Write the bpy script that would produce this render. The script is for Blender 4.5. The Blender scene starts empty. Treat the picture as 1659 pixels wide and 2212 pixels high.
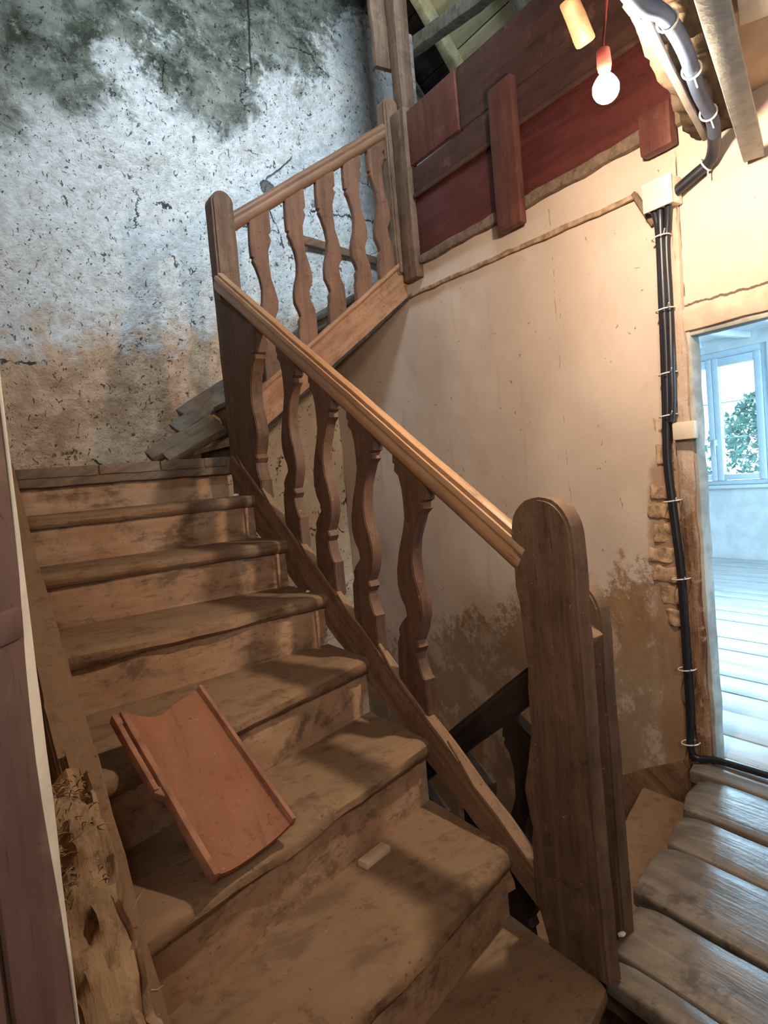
import bpy, bmesh, math, random
from mathutils import Vector, Matrix, noise
random.seed(7)
C = bpy.context.collection
SC = bpy.context.scene
G, R, W = 0.3089, 0.20, 0.9387          # stair going, rise and inner width

# ------------------------------------------------------------------ camera
cd = bpy.data.cameras.new('camera'); cam = bpy.data.objects.new('camera', cd); C.objects.link(cam)
yaw, pitch, roll = 0.57565, 0.05583, -0.0907
fw = Vector((math.sin(yaw)*math.cos(pitch), math.cos(yaw)*math.cos(pitch), -math.sin(pitch)))
r0 = Vector((math.cos(yaw), -math.sin(yaw), 0)); u0 = r0.cross(fw)
rr = r0*math.cos(roll)+u0*math.sin(roll); uu = -r0*math.sin(roll)+u0*math.cos(roll)
m = Matrix((rr, uu, -fw)).transposed().to_4x4(); m.translation = Vector((-0.1993, -0.675, 1.4343))
cam.matrix_world = m
cd.sensor_fit = 'HORIZONTAL'; cd.sensor_width = 36; cd.lens = 36*1396.1/1659; cd.clip_start = 0.02
SC.camera = cam

# ------------------------------------------------------------------ world, lights, exposure
SC.view_settings.view_transform = 'Standard'; SC.view_settings.look = 'None'
SC.view_settings.exposure = 0.0; SC.view_settings.gamma = 1.0; SC.view_settings.use_curve_mapping = False
w = bpy.data.worlds.new('world'); SC.world = w; w.use_nodes = True
wb = w.node_tree.nodes['Background']; wb.inputs[0].default_value = (0.72, 0.86, 1.0, 1); wb.inputs[1].default_value = 3.2

def area(name, loc, target, sx, sy, power, col, spread=180):
    l = bpy.data.lights.new(name, 'AREA'); l.spread = math.radians(spread); l.shape = 'RECTANGLE'; l.size = sx; l.size_y = sy; l.energy = power; l.color = col
    o = bpy.data.objects.new(name, l); C.objects.link(o); o.location = loc
    d = Vector(target)-Vector(loc); o.rotation_euler = d.to_track_quat('-Z', 'Y').to_euler()
    return o
area('attic_daylight_lamp', (0.9, 0.1, 5.2), (1.6, 3.45, 3.6), 0.8, 0.8, 52, (0.70, 0.88, 1.0), 78)  # unseen lamp for the attic daylight; no roof window is built
area('hall_fill_light', (-0.75, -1.6, 2.25), (2.1, 1.5, 1.55), 0.8, 0.5, 17, (1.0, 0.88, 0.77), 85)  # fill lamp added behind the camera to lift the shadows; no window there
area('room_fill_light', (4.6, -1.25, 1.75), (4.4, 2.5, 0.9), 2.2, 1.3, 190, (0.46, 0.76, 1.0), 95)  # added lamp that brightens the back room from out of view
sd = bpy.data.lights.new('sky_glow', 'SUN'); sd.energy = 8; sd.angle = math.radians(24); sd.color = (0.50, 0.78, 1.0)
so = bpy.data.objects.new('sky_glow', sd); C.objects.link(so); so.location = (9, 5, 4)
so.rotation_euler = Vector((-5.1, -2.9, -1.55)).to_track_quat('-Z', 'Y').to_euler()
BULB_W = 82.0

# ------------------------------------------------------------------ node helpers
class NT:
    def __init__(s, name):
        s.m = bpy.data.materials.new(name); s.m.use_nodes = True
        s.t = s.m.node_tree; s.n = s.t.nodes; s.l = s.t.links
        s.b = s.n['Principled BSDF']
        s.tc = s.n.new('ShaderNodeTexCoord'); s.P = s.tc.outputs['Object']
    def put(s, sock, v):
        if hasattr(v, 'is_linked') or hasattr(v, 'links'): s.l.new(v, sock)
        elif isinstance(v, (tuple, list)) and len(v) == 3 and sock.type == 'RGBA': sock.default_value = (*v, 1)
        else: sock.default_value = v
    def math(s, op, a, b=0.0, c=None, clamp=False):
        n = s.n.new('ShaderNodeMath'); n.operation = op; n.use_clamp = clamp
        s.put(n.inputs[0], a); s.put(n.inputs[1], b)
        if c is not None: s.put(n.inputs[2], c)
        return n.outputs[0]
    def sep(s, v):
        n = s.n.new('ShaderNodeSeparateXYZ'); s.l.new(v, n.inputs[0]); return n.outputs
    def comb(s, x, y, z):
        n = s.n.new('ShaderNodeCombineXYZ'); s.put(n.inputs[0], x); s.put(n.inputs[1], y); s.put(n.inputs[2], z); return n.outputs[0]
    def dot(s, v, k):
        n = s.n.new('ShaderNodeVectorMath'); n.operation = 'DOT_PRODUCT'; s.l.new(v, n.inputs[0]); n.inputs[1].default_value = k; return n.outputs['Value']
    def add(s, v, k):
        n = s.n.new('ShaderNodeVectorMath'); n.operation = 'ADD'; s.l.new(v, n.inputs[0]); s.put(n.inputs[1], k); return n.outputs[0]
    def noise(s, v, scale, detail=4, rough=0.55, dist=0.0):
        n = s.n.new('ShaderNodeTexNoise'); s.l.new(v, n.inputs['Vector']); n.inputs['Scale'].default_value = scale
        n.inputs['Detail'].default_value = detail; n.inputs['Roughness'].default_value = rough; n.inputs['Distortion'].default_value = dist
        return n.outputs['Fac']
    def step(s, v, a, b, lo=0.0, hi=1.0):
        n = s.n.new('ShaderNodeMapRange'); n.interpolation_type = 'SMOOTHSTEP'; s.put(n.inputs[0], v)
        n.inputs[1].default_value = a; n.inputs[2].default_value = b; n.inputs[3].default_value = lo; n.inputs[4].default_value = hi
        return n.outputs[0]
    def mix(s, f, a, b):
        n = s.n.new('ShaderNodeMix'); n.data_type = 'RGBA'; s.put(n.inputs[0], f); s.put(n.inputs[6], a); s.put(n.inputs[7], b); return n.outputs[2]
    def rand(s):
        n = s.n.new('ShaderNodeObjectInfo'); return n.outputs['Random']
    def blob(s, c, rad):
        n = s.n.new('ShaderNodeVectorMath'); n.operation = 'DISTANCE'; s.l.new(s.P, n.inputs[0]); n.inputs[1].default_value = c
        return s.math('DIVIDE', n.outputs['Value'], rad)
    def bump(s, h, strength, dist=0.01):
        n = s.n.new('ShaderNodeBump'); n.inputs['Strength'].default_value = strength; n.inputs['Distance'].default_value = dist
        s.l.new(h, n.inputs['Height']); s.l.new(n.outputs[0], s.b.inputs['Normal'])
    def done(s, col, rough=0.8, spec=0.3):
        s.put(s.b.inputs['Base Color'], col); s.put(s.b.inputs['Roughness'], rough)
        s.b.inputs['Specular IOR Level'].default_value = spec
        return s.m

def wood(name, dark, light, grain=(1, 0, 0), dust=None, dustamt=0.0, rough=0.7, bump=0.5, scale=1.0, worn=None, wornamt=0.3, spec=0.3, scuff=0.0):
    n = NT(name)
    g = Vector(grain).normalized()
    a = Vector((0, 0, 1)) if abs(g.z) < 0.9 else Vector((1, 0, 0))
    v = g.cross(a).normalized(); x = g.cross(v).normalized()
    off = n.math('MULTIPLY', n.rand(), 37.0)
    q = n.comb(n.math('ADD', n.math('MULTIPLY', n.dot(n.P, g), 2.2*scale), off), n.math('MULTIPLY', n.dot(n.P, v), 26*scale), n.math('MULTIPLY', n.dot(n.P, x), 26*scale))
    n1 = n.noise(q, 1.0, 6, 0.6, 0.4); n2 = n.noise(q, 4.0, 4, 0.6)
    pv = n.add(n.P, n.comb(off, off, 0.0))
    blot = n.noise(pv, 5.0, 5, 0.65)
    f = n.step(n.math('ADD', n.math('MULTIPLY', n1, 0.6), n.math('MULTIPLY', blot, 0.4)), 0.34, 0.66)
    col = n.mix(f, dark, light)
    dk = tuple(c*0.25 for c in dark)
    col = n.mix(n.step(n2, 0.60, 0.72, 0, 0.55), col, dk)
    if worn:
        col = n.mix(n.step(n.noise(pv, 9.0, 6, 0.7), 0.55, 0.68, 0, wornamt), col, worn)
    if dust:
        gn = n.n.new('ShaderNodeNewGeometry'); nz = n.sep(gn.outputs['Normal'])[2]
        f2 = n.math('MULTIPLY', n.step(nz, 0.3, 0.95), n.step(n.noise(pv, 7.0, 6, 0.7), 0.25, 0.6, dustamt*0.5, dustamt))
        col = n.mix(f2, col, dust)
    speck = n.step(n.noise(pv, 55.0, 3, 0.6), 0.66, 0.72, 0, 0.6)
    col = n.mix(speck, col, dk)
    if scuff:
        sc_ = n.noise(n.comb(n.math('MULTIPLY', n.dot(pv, g), 3.5), n.math('MULTIPLY', n.dot(pv, v), 7.0), n.math('MULTIPLY', n.dot(pv, x), 7.0)), 1.6, 7, 0.68, 0.3)
        col = n.mix(n.step(sc_, 0.50, 0.66, 0, scuff), col, (0.085, 0.062, 0.045))
    if dust:
        col = n.mix(n.step(n.noise(pv, 16.0, 7, 0.72), 0.53, 0.66, 0, 0.45), col, tuple(c*0.55 for c in dark))
        col = n.mix(n.step(n.noise(pv, 85.0, 2, 0.6), 0.70, 0.75, 0, 0.6), col, (0.42, 0.33, 0.24))
    h = n.math('ADD', n.math('MULTIPLY', n1, 0.7), n.math('ADD', n.math('MULTIPLY', n2, 0.4), n.math('MULTIPLY', n.noise(pv, 40.0, 4, 0.6), 0.35)))
    n.bump(h, bump, 0.006)
    return n.done(col, rough, spec)

def plain(name, col, rough=0.5, spec=0.4, vary=0.15, metal=0.0, bump=0.0, scale=12):
    n = NT(name); f = n.noise(n.P, scale, 5, 0.6)
    c = n.mix(n.step(f, 0.35, 0.65), tuple(x*(1-vary) for x in col), tuple(min(1, x*(1+vary)) for x in col))
    if bump: n.bump(n.noise(n.P, scale*4, 5, 0.6), bump, 0.004)
    n.b.inputs['Metallic'].default_value = metal
    return n.done(c, rough, spec)

def far_plaster():
    n = NT('grimy_lime_plaster'); x, y, z = n.sep(n.P)
    q = n.comb(n.math('MULTIPLY', x, 1.0), 0.0, n.math('MULTIPLY', z, 1.0))
    big = n.noise(q, 1.7, 8, 0.62, 0.6); mid = n.noise(q, 5.0, 7, 0.65, 0.4); fine = n.noise(q, 17.0, 6, 0.7)
    # grime line rises to the right; brown clay foot, partly painted bulb light
    dz = n.math('SUBTRACT', z, n.math('MULTIPLY_ADD', x, 0.42, 3.50))
    dmask = n.step(n.math('ADD', dz, n.math('ADD', n.math('MULTIPLY_ADD', big, 2.0, -1.0), n.math('MULTIPLY_ADD', mid, 0.7, n.math('MULTIPLY_ADD', fine, 0.9, -0.80)))), -0.08, 0.20)
    for c, rad in (((1.43, 3.45, 4.05), 0.36), ((0.45, 3.45, 4.05), 0.5), ((1.85, 3.45, 4.6), 0.4), ((0.1, 3.45, 3.7), 0.3)):
        d = n.math('ADD', n.blob(c, rad), n.math('MULTIPLY_ADD', mid, 1.6, -0.8))
        dmask = n.math('MAXIMUM', dmask, n.step(d, 1.1, 0.55, 0, 0.9))
    for c, rad in (((0.86, 3.45, 4.06), 0.14), ((0.98, 3.45, 3.9), 0.13), ((2.75, 3.45, 4.2), 0.4), ((3.25, 3.45, 4.0), 0.45), ((2.0, 3.45, 3.9), 0.22)):
        d = n.math('ADD', n.blob(c, rad), n.math('MULTIPLY_ADD', fine, 1.2, -0.6))
        dmask = n.math('MULTIPLY', dmask, n.step(d, 0.6, 1.15, 0.15, 1))
    bz = n.math('SUBTRACT', n.math('MULTIPLY_ADD', x, 0.16, 2.33), z)
    bmask = n.step(n.math('ADD', bz, n.math('ADD', n.math('MULTIPLY_ADD', mid, 0.9, -0.45), n.math('MULTIPLY_ADD', fine, 0.3, -0.15))), -0.10, 0.20)
    lime = n.mix(n.step(fine, 0.35, 0.66), (0.66, 0.67, 0.68), (0.47, 0.47, 0.46))
    lime = n.mix(n.step(mid, 0.52, 0.72, 0, 0.7), lime, (0.40, 0.36, 0.31))
    grime = n.mix(n.step(mid, 0.36, 0.66), (0.045, 0.047, 0.034), (0.235, 0.24, 0.205))
    grime = n.mix(n.step(n.noise(q, 13.0, 9, 0.78), 0.52, 0.66, 0, 0.65), grime, (0.36, 0.38, 0.33))
    clay = n.mix(n.step(mid, 0.35, 0.65), (0.34, 0.215, 0.13), (0.56, 0.405, 0.285))
    clay = n.mix(n.step(fine, 0.52, 0.70, 0, 0.6), clay, (0.20, 0.12, 0.07))
    col = n.mix(dmask, lime, grime); col = n.mix(bmask, col, clay)
    under = n.math('MULTIPLY', n.step(n.math('SUBTRACT', n.math('MULTIPLY_ADD', x, 0.757, 0.83), z), 0.0, 0.05), n.step(x, 1.02, 1.06))
    col = n.mix(under, col, n.mix(n.step(mid, 0.35, 0.7), (0.74, 0.62, 0.47), (0.66, 0.54, 0.41)))
    # pits and straw marks
    s1 = n.noise(n.comb(n.math('MULTIPLY', x, 1.0), n.math('MULTIPLY', z, 0.7), 0.0), 34.0, 3, 0.6, 1.2)
    s2 = n.noise(n.comb(n.math('MULTIPLY', x, 0.9), n.math('MULTIPLY', z, 2.2), 0.0), 24.0, 4, 0.7, 2.0)
    pit = n.math('MAXIMUM', n.step(s1, 0.63, 0.68, 0, 0.85), n.step(s2, 0.665, 0.70, 0, 0.8))
    col = n.mix(pit, col, (0.05, 0.04, 0.03))
    vo = n.n.new('ShaderNodeTexVoronoi'); vo.feature = 'DISTANCE_TO_EDGE'; vo.inputs['Scale'].default_value = 1.6
    n.l.new(n.add(q, n.comb(n.math('MULTIPLY', mid, 0.35), 0.0, n.math('MULTIPLY', fine, 0.12))), vo.inputs['Vector'])
    crack = n.math('MULTIPLY', n.step(vo.outputs['Distance'], 0.007, 0.002), n.step(big, 0.54, 0.60))
    col = n.mix(n.math('MULTIPLY', crack, 0.7), col, (0.03, 0.025, 0.02))
    wob = n.math('MULTIPLY_ADD', mid, 0.08, -0.04)
    line = n.math('MULTIPLY', n.step(n.math('ABSOLUTE', n.math('SUBTRACT', n.math('ADD', x, n.math('MULTIPLY', wob, 0.5)), n.math('MULTIPLY_ADD', z, 0.06, 1.475))), 0.007, 0.003), n.math('MULTIPLY', n.step(z, 4.16, 4.2), n.step(x, 2.2, 2.1)))
    hole = n.step(n.math('ADD', n.blob((1.77, 3.45, 3.46), 0.055), n.math('MULTIPLY_ADD', fine, 1.2, -0.6)), 1.05, 0.8)
    seg = n.math('MULTIPLY', n.step(n.math('ABSOLUTE', n.math('SUBTRACT', n.math('ADD', z, wob), n.math('MULTIPLY_ADD', x, 0.9, 1.92))), 0.009, 0.004), n.math('MULTIPLY', n.step(x, 1.76, 1.78), n.step(x, 1.99, 1.96)))
    seg2 = n.math('MULTIPLY', n.step(n.math('ABSOLUTE', n.math('SUBTRACT', n.math('ADD', x, wob), n.math('MULTIPLY_ADD', z, -0.35, 2.93))), 0.008, 0.003), n.math('MULTIPLY', n.step(z, 3.0, 3.05), n.step(z, 3.5, 3.45)))
    crack = n.math('MAXIMUM', crack, n.math('MAXIMUM', n.math('MAXIMUM', line, hole), n.math('MAXIMUM', seg, n.math('MULTIPLY', seg2, n.step(fine, 0.45, 0.52)))))
    col = n.mix(n.math('MULTIPLY', crack, 0.8), col, (0.03, 0.025, 0.02))
    h = n.math('SUBTRACT', n.math('ADD', n.math('MULTIPLY', mid, 0.9), n.math('MULTIPLY', fine, 0.8)), n.math('ADD', n.math('MULTIPLY', pit, 0.5), n.math('MULTIPLY', crack, 0.8)))
    n.bump(h, 1.0, 0.035)
    return n.done(col, 0.92, 0.12)

def beige_plaster():
    n = NT('beige_limewash'); x, y, z = n.sep(n.P)
    q = n.comb(0.0, y, z)
    big = n.noise(q, 1.6, 6, 0.6); mid = n.noise(q, 6.0, 7, 0.65); fine = n.noise(q, 26.0, 5, 0.7)
    base = n.mix(n.step(big, 0.35, 0.66), (0.515, 0.415, 0.345), (0.60, 0.495, 0.415))
    base = n.mix(n.step(mid, 0.55, 0.75, 0, 0.35), base, (0.42, 0.31, 0.23))
    # damp patch low on the wall where the limewash has flaked to clay
    lim = n.math('MULTIPLY_ADD', y, -0.32, 1.32)
    dd = n.math('ADD', n.math('SUBTRACT', lim, z), n.math('ADD', n.math('MULTIPLY_ADD', mid, 1.0, -0.5), n.math('MULTIPLY_ADD', fine, 0.5, -0.25)))
    dm = n.math('MULTIPLY', n.step(dd, 0.0, 0.16), n.step(y, 0.45, 0.75))
    clay = n.mix(n.step(mid, 0.4, 0.65), (0.245, 0.14, 0.072), (0.35, 0.215, 0.12))
    clay = n.mix(n.step(fine, 0.62, 0.70, 0, 0.6), clay, (0.52, 0.42, 0.33))
    low = n.step(n.math('ADD', z, n.math('MULTIPLY_ADD', mid, 0.6, -0.3)), 0.75, 0.45)
    clay = n.mix(n.math('MULTIPLY', low, 0.75), clay, (0.33, 0.25, 0.18))
    bare = n.step(n.noise(q, 4.2, 8, 0.75), 0.39, 0.52)
    col = n.mix(n.math('MULTIPLY', dm, n.math('MAXIMUM', bare, 0.35)), base, clay)
    # brick-coloured bare strip beside the timber post
    st = n.math('MULTIPLY', n.step(n.math('ADD', y, n.math('MULTIPLY_ADD', mid, 0.12, -0.06)), 0.97, 0.93), n.step(n.math('ADD', z, n.math('MULTIPLY_ADD', mid, 0.2, -0.1)), 1.45, 1.35))
    st = n.math('MULTIPLY', st, n.step(y, 0.7, 0.72))
    col = n.mix(n.math('MULTIPLY', st, 0.8), col, (0.30, 0.18, 0.10))
    wob = n.math('MULTIPLY_ADD', n.noise(q, 16.0, 4, 0.6), 0.030, -0.015)
    crk = n.math('MULTIPLY', n.step(n.math('ABSOLUTE', n.math('SUBTRACT', n.math('ADD', z, wob), 1.968)), 0.006, 0.003), n.step(y, 0.78, 0.76))
    crk2 = n.math('MULTIPLY', n.step(n.math('ABSOLUTE', n.math('SUBTRACT', n.math('ADD', y, n.math('MULTIPLY', wob, 0.3)), 0.742)), 0.004, 0.002), n.step(z, 1.95, 1.98))
    crk2 = n.math('MULTIPLY', crk2, n.step(mid, 0.42, 0.5))
    wall_crk = n.math('MULTIPLY', n.step(n.math('ABSOLUTE', n.math('SUBTRACT', n.math('ADD', y, wob), 1.36)), 0.0035, 0.0015), n.math('MULTIPLY', n.step(z, 1.2, 1.3), n.step(mid, 0.48, 0.54)))
    crk = n.math('MAXIMUM', crk, n.math('MAXIMUM', crk2, n.math('MULTIPLY', wall_crk, 0.6)))
    col = n.mix(n.math('MULTIPLY', crk, 0.85), col, (0.07, 0.04, 0.025))
    pk = n.step(n.noise(q, 20.0, 3, 0.7, 1.0), 0.68, 0.72, 0, 0.75)
    col = n.mix(pk, col, (0.10, 0.06, 0.035))
    # old water runs
    run = n.math('MULTIPLY', n.step(n.noise(n.comb(0.0, n.math('MULTIPLY', y, 6.0), n.math('MULTIPLY', z, 0.5)), 2.0, 5, 0.6), 0.58, 0.7, 0, 0.4), n.step(z, 2.6, 1.9))
    col = n.mix(run, col, (0.40, 0.29, 0.21))
    h = n.math('ADD', n.math('MULTIPLY', mid, 0.6), n.math('SUBTRACT', n.math('MULTIPLY', fine, 0.3), n.math('MULTIPLY', dm, 0.5)))
    n.bump(h, 0.45, 0.012)
    return n.done(col, 0.9, 0.12)

M = {}
D_BROWN, L_BROWN = (0.078, 0.044, 0.028), (0.170, 0.105, 0.067)
SL = Vector((0, G, R)).normalized(); SU = Vector((0.797, 0, 0.604)).normalized()
M['far'] = far_plaster(); M['beige'] = beige_plaster(); M['beige2'] = plain('beige_soffit', (0.54, 0.42, 0.325), 0.9, 0.1, 0.1)
DUST = (0.29, 0.195, 0.122)
M['tread'] = wood('dusty_tread_wood', (0.15, 0.088, 0.05), (0.28, 0.18, 0.11), (1, 0, 0), DUST, 0.75, 0.85, 0.6, worn=(0.12, 0.085, 0.06), wornamt=0.45, spec=0.1, scuff=0.45)
M['riser'] = wood('dusty_riser_wood', (0.33, 0.20, 0.12), (0.47, 0.305, 0.195), (1, 0, 0), DUST, 0.6, 0.85, 0.5, scale=0.6, worn=(0.14, 0.10, 0.07), wornamt=0.55, spec=0.1, scuff=0.7)
M['string'] = wood('string_board_wood', (0.13, 0.075, 0.045), (0.25, 0.155, 0.095), SL, DUST, 0.7, 0.8, 0.5, spec=0.12)
M['ustring'] = wood('upper_string_wood', (0.21, 0.105, 0.058), (0.34, 0.185, 0.105), SU, DUST, 0.4, 0.75, 0.5, spec=0.2)
M['newel'] = wood('newel_wood', D_BROWN, L_BROWN, (0, 0, 1), DUST, 0.35, 0.6, 0.6, worn=(0.24, 0.15, 0.09), wornamt=0.3)
M['ubal'] = wood('upper_baluster_wood', (0.10, 0.048, 0.029), (0.18, 0.09, 0.053), (0, 0, 1), DUST, 0.3, 0.6, 0.4, worn=(0.22, 0.125, 0.075), wornamt=0.25)
M['bal'] = wood('shaded_baluster_wood', (0.072, 0.037, 0.024), (0.14, 0.074, 0.046), (0, 0, 1), DUST, 0.3, 0.6, 0.4, worn=(0.26, 0.15, 0.09), wornamt=0.25)  # darker than the upper balusters: shade on faces away from the bulb, in colour
M['rail'] = wood('polished_handrail_wood', (0.32, 0.175, 0.088), (0.47, 0.285, 0.16), SL*-1, None, 0, 0.42, 0.25, spec=0.45)
M['urail'] = wood('upper_handrail_wood', (0.12, 0.06, 0.034), (0.21, 0.11, 0.062), (0.83, 0, 0.55), None, 0, 0.5, 0.25, spec=0.4)
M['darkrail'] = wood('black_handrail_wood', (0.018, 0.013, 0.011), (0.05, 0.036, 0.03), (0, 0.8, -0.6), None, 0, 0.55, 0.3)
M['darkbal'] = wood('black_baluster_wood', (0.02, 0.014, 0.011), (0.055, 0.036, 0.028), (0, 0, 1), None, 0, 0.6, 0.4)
M['grey'] = wood('weathered_grey_wood', (0.10, 0.088, 0.078), (0.21, 0.185, 0.165), (1, 0, 0), DUST, 0.4, 0.8, 0.7)
M['greyx'] = wood('weathered_board_wood', (0.11, 0.075, 0.05), (0.22, 0.155, 0.11), (0.9, 0, 0.4), DUST, 0.4, 0.8, 0.7)
M['oldblock'] = plain('old_turned_wood', (0.26, 0.155, 0.085), 0.7, 0.2, 0.3)
M['fibre'] = plain('frayed_fibre', (0.36, 0.25, 0.14), 0.9, 0.1, 0.3)
M['pale'] = plain('pale_split_wood', (0.66, 0.50, 0.34), 0.8, 0.1, 0.15)
M['orange'] = plain('fresh_cut_wood', (0.56, 0.31, 0.13), 0.7, 0.2)
M['red'] = wood('oxblood_painted_board', (0.060, 0.015, 0.013), (0.105, 0.026, 0.023), (0, 1, 0), None, 0, 0.48, 0.2, spec=0.4, worn=(0.14, 0.05, 0.035), wornamt=0.4)
M['redtop'] = wood('dark_painted_board', (0.050, 0.024, 0.020), (0.085, 0.040, 0.032), (0, 1, 0), None, 0, 0.5, 0.25, spec=0.35, worn=(0.19, 0.10, 0.065), wornamt=0.4)
M['batten'] = wood('red_brown_batten', (0.075, 0.026, 0.020), (0.125, 0.046, 0.034), (0, 0, 1), None, 0, 0.5, 0.3, spec=0.35, worn=(0.2, 0.10, 0.065), wornamt=0.3)
M['doorpaint'] = wood('plum_brown_door_paint', (0.10, 0.058, 0.05), (0.165, 0.10, 0.085), (0, 0, 1), None, 0, 0.6, 0.3, spec=0.25, worn=(0.21, 0.155, 0.11), wornamt=0.5)
M['white'] = plain('chipped_cream_paint', (0.74, 0.70, 0.60), 0.6, 0.3, 0.12, bump=0.3)
M['jamb'] = plain('grey_jamb_paint', (0.36, 0.36, 0.33), 0.7, 0.3, 0.25, bump=0.5, scale=9)
M['rough'] = wood('rotten_wood', (0.17, 0.10, 0.055), (0.36, 0.24, 0.145), SL, (0.40, 0.29, 0.18), 0.6, 0.9, 1.0, scale=0.8, worn=(0.03, 0.02, 0.014), wornamt=0.85, spec=0.05)
M['plank'] = wood('worn_grey_floor_board', (0.10, 0.082, 0.064), (0.25, 0.215, 0.175), (0, 1, 0), None, 0, 0.36, 0.6, scale=0.8, worn=(0.055, 0.04, 0.028), wornamt=0.8, spec=0.75, scuff=0.5)
M['backplank'] = wood('pale_room_floor_board', (0.42, 0.43, 0.43), (0.60, 0.61, 0.62), (0, 1, 0), None, 0, 0.45, 0.2, scale=0.6, spec=0.4)
M['post'] = wood('bare_post_wood', (0.20, 0.105, 0.06), (0.40, 0.255, 0.165), (0, 0, 1), None, 0, 0.85, 0.9, scale=0.7, worn=(0.46, 0.35, 0.26), wornamt=0.8, spec=0.1)
def post_mix():
    n = NT('half_limewashed_post'); x, y, z = n.sep(n.P)
    q = n.comb(n.math('MULTIPLY', x, 22), n.math('MULTIPLY', y, 22), n.math('MULTIPLY', z, 2.0))
    a = n.noise(q, 1.0, 6, 0.65, 0.4); b = n.noise(n.P, 14.0, 6, 0.7); c = n.noise(n.P, 4.0, 5, 0.6)
    wd = n.mix(n.step(a, 0.36, 0.64), (0.13, 0.068, 0.038), (0.33, 0.20, 0.125))
    wd = n.mix(n.step(b, 0.56, 0.66, 0, 0.7), wd, (0.44, 0.34, 0.26))
    lime = n.mix(n.step(c, 0.35, 0.65), (0.42, 0.315, 0.245), (0.53, 0.42, 0.34))
    f = n.step(n.math('ADD', z, n.math('MULTIPLY_ADD', c, 0.7, n.math('MULTIPLY_ADD', b, 0.4, -0.55))), 1.15, 1.5)
    col = n.mix(f, wd, lime)
    col = n.mix(n.step(n.noise(q, 2.6, 4, 0.6), 0.60, 0.70, 0, 0.6), col, (0.08, 0.045, 0.028))
    n.bump(n.math('ADD', a, b), 0.9, 0.012)
    return n.done(col, 0.9, 0.08)
M['postmix'] = post_mix()
M['trunk'] = plain('dirty_wall_batten', (0.34, 0.23, 0.15), 0.9, 0.1, 0.35, bump=0.5, scale=25)
M['postlime'] = plain('limewashed_timber', (0.54, 0.42, 0.325), 0.9, 0.1, 0.14, bump=0.5, scale=9)
M['beam'] = wood('plastered_beam', (0.045, 0.028, 0.017), (0.17, 0.13, 0.09), (0.93, 0.37, 0), None, 0, 0.95, 1.0, scale=0.5, worn=(0.05, 0.03, 0.018), wornamt=0.6, spec=0.05)
M['ceil'] = plain('limewashed_ceiling', (0.58, 0.47, 0.37), 0.9, 0.1, 0.12, bump=0.3, scale=5)
M['backwall'] = plain('white_room_plaster', (0.70, 0.74, 0.76), 0.9, 0.1, 0.08, bump=0.3, scale=6)
M['pvc'] = plain('white_window_frame', (0.62, 0.72, 0.80), 0.35, 0.5, 0.03)
M['metalboard'] = plain('galvanised_batten', (0.33, 0.34, 0.32), 0.55, 0.4, 0.16, 0.2, bump=0.3, scale=20)
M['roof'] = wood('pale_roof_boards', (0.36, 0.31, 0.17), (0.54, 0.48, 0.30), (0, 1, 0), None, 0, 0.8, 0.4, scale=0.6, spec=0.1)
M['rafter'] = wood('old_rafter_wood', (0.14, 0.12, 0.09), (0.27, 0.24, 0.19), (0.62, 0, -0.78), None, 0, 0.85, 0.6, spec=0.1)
M['darkroof'] = wood('near_black_boards', (0.02, 0.017, 0.015), (0.05, 0.043, 0.038), (0, 1, 0), None, 0, 0.9, 0.4, spec=0.1)
M['tile'] = wood('terracotta', (0.24, 0.085, 0.048), (0.34, 0.135, 0.078), (0.1, 0.8, 0.5), (0.27, 0.15, 0.09), 0.5, 0.7, 0.2, scale=0.3, spec=0.2)
M['tileedge'] = plain('dusty_terracotta_rim', (0.30, 0.15, 0.095), 0.75, 0.2, 0.25, bump=0.3, scale=14)
M['black'] = plain('black_cable_sheath', (0.014, 0.016, 0.024), 0.38, 0.5, 0.2)
M['conduit'] = plain('conduit_sheen', (0.075, 0.105, 0.175), 0.6, 0.3, 0.12)  # conduit's daylight sheen put into the colour as blue-grey
M['strip'] = plain('grey_cable_strip', (0.34, 0.30, 0.27), 0.5, 0.4, 0.1)
M['cream'] = plain('cream_plastic', (0.66, 0.58, 0.46), 0.4, 0.4, 0.05)
M['tie'] = plain('white_nylon', (0.74, 0.72, 0.66), 0.4, 0.4, 0.03)
M['stone'] = plain('broken_brick', (0.40, 0.265, 0.165), 0.92, 0.1, 0.4, bump=0.9, scale=22)
M['chip'] = plain('plaster_crumb', (0.75, 0.70, 0.62), 0.9, 0.1, 0.1)
M['dark'] = plain('dark_earth', (0.03, 0.022, 0.016), 0.95, 0.05, 0.3)
M['leaf'] = plain('tree_leaves', (0.16, 0.34, 0.30), 0.8, 0.2, 0.35, bump=0.6, scale=6)
M['cordred'] = plain('red_flex', (0.10, 0.02, 0.014), 0.5, 0.3, 0.1)
gl = NT('window_glass'); gl.b.inputs['Transmission Weight'].default_value = 1.0; gl.b.inputs['IOR'].default_value = 1.01
M['glass'] = gl.done((0.95, 0.99, 1.0), 0.0, 0.3)
gt = gl.n.new('ShaderNodeBsdfTransparent'); gt.inputs[0].default_value = (0.93, 0.98, 1.0, 1); gx = gl.n.new('ShaderNodeMixShader'); gx.inputs[0].default_value = 0.92
gg = gl.n.new('ShaderNodeBsdfGlossy'); gg.inputs['Roughness'].default_value = 0.02
gl.l.new(gg.outputs[0], gx.inputs[1]); gl.l.new(gt.outputs[0], gx.inputs[2]); gl.l.new(gx.outputs[0], gl.n['Material Output'].inputs[0])
em = NT('glowing_bulb'); em.b.inputs['Emission Color'].default_value = (1.0, 0.78, 0.57, 1)
A_B = 4*math.pi*0.034*0.034
em.b.inputs['Emission Strength'].default_value = BULB_W/(math.pi*A_B)
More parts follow.
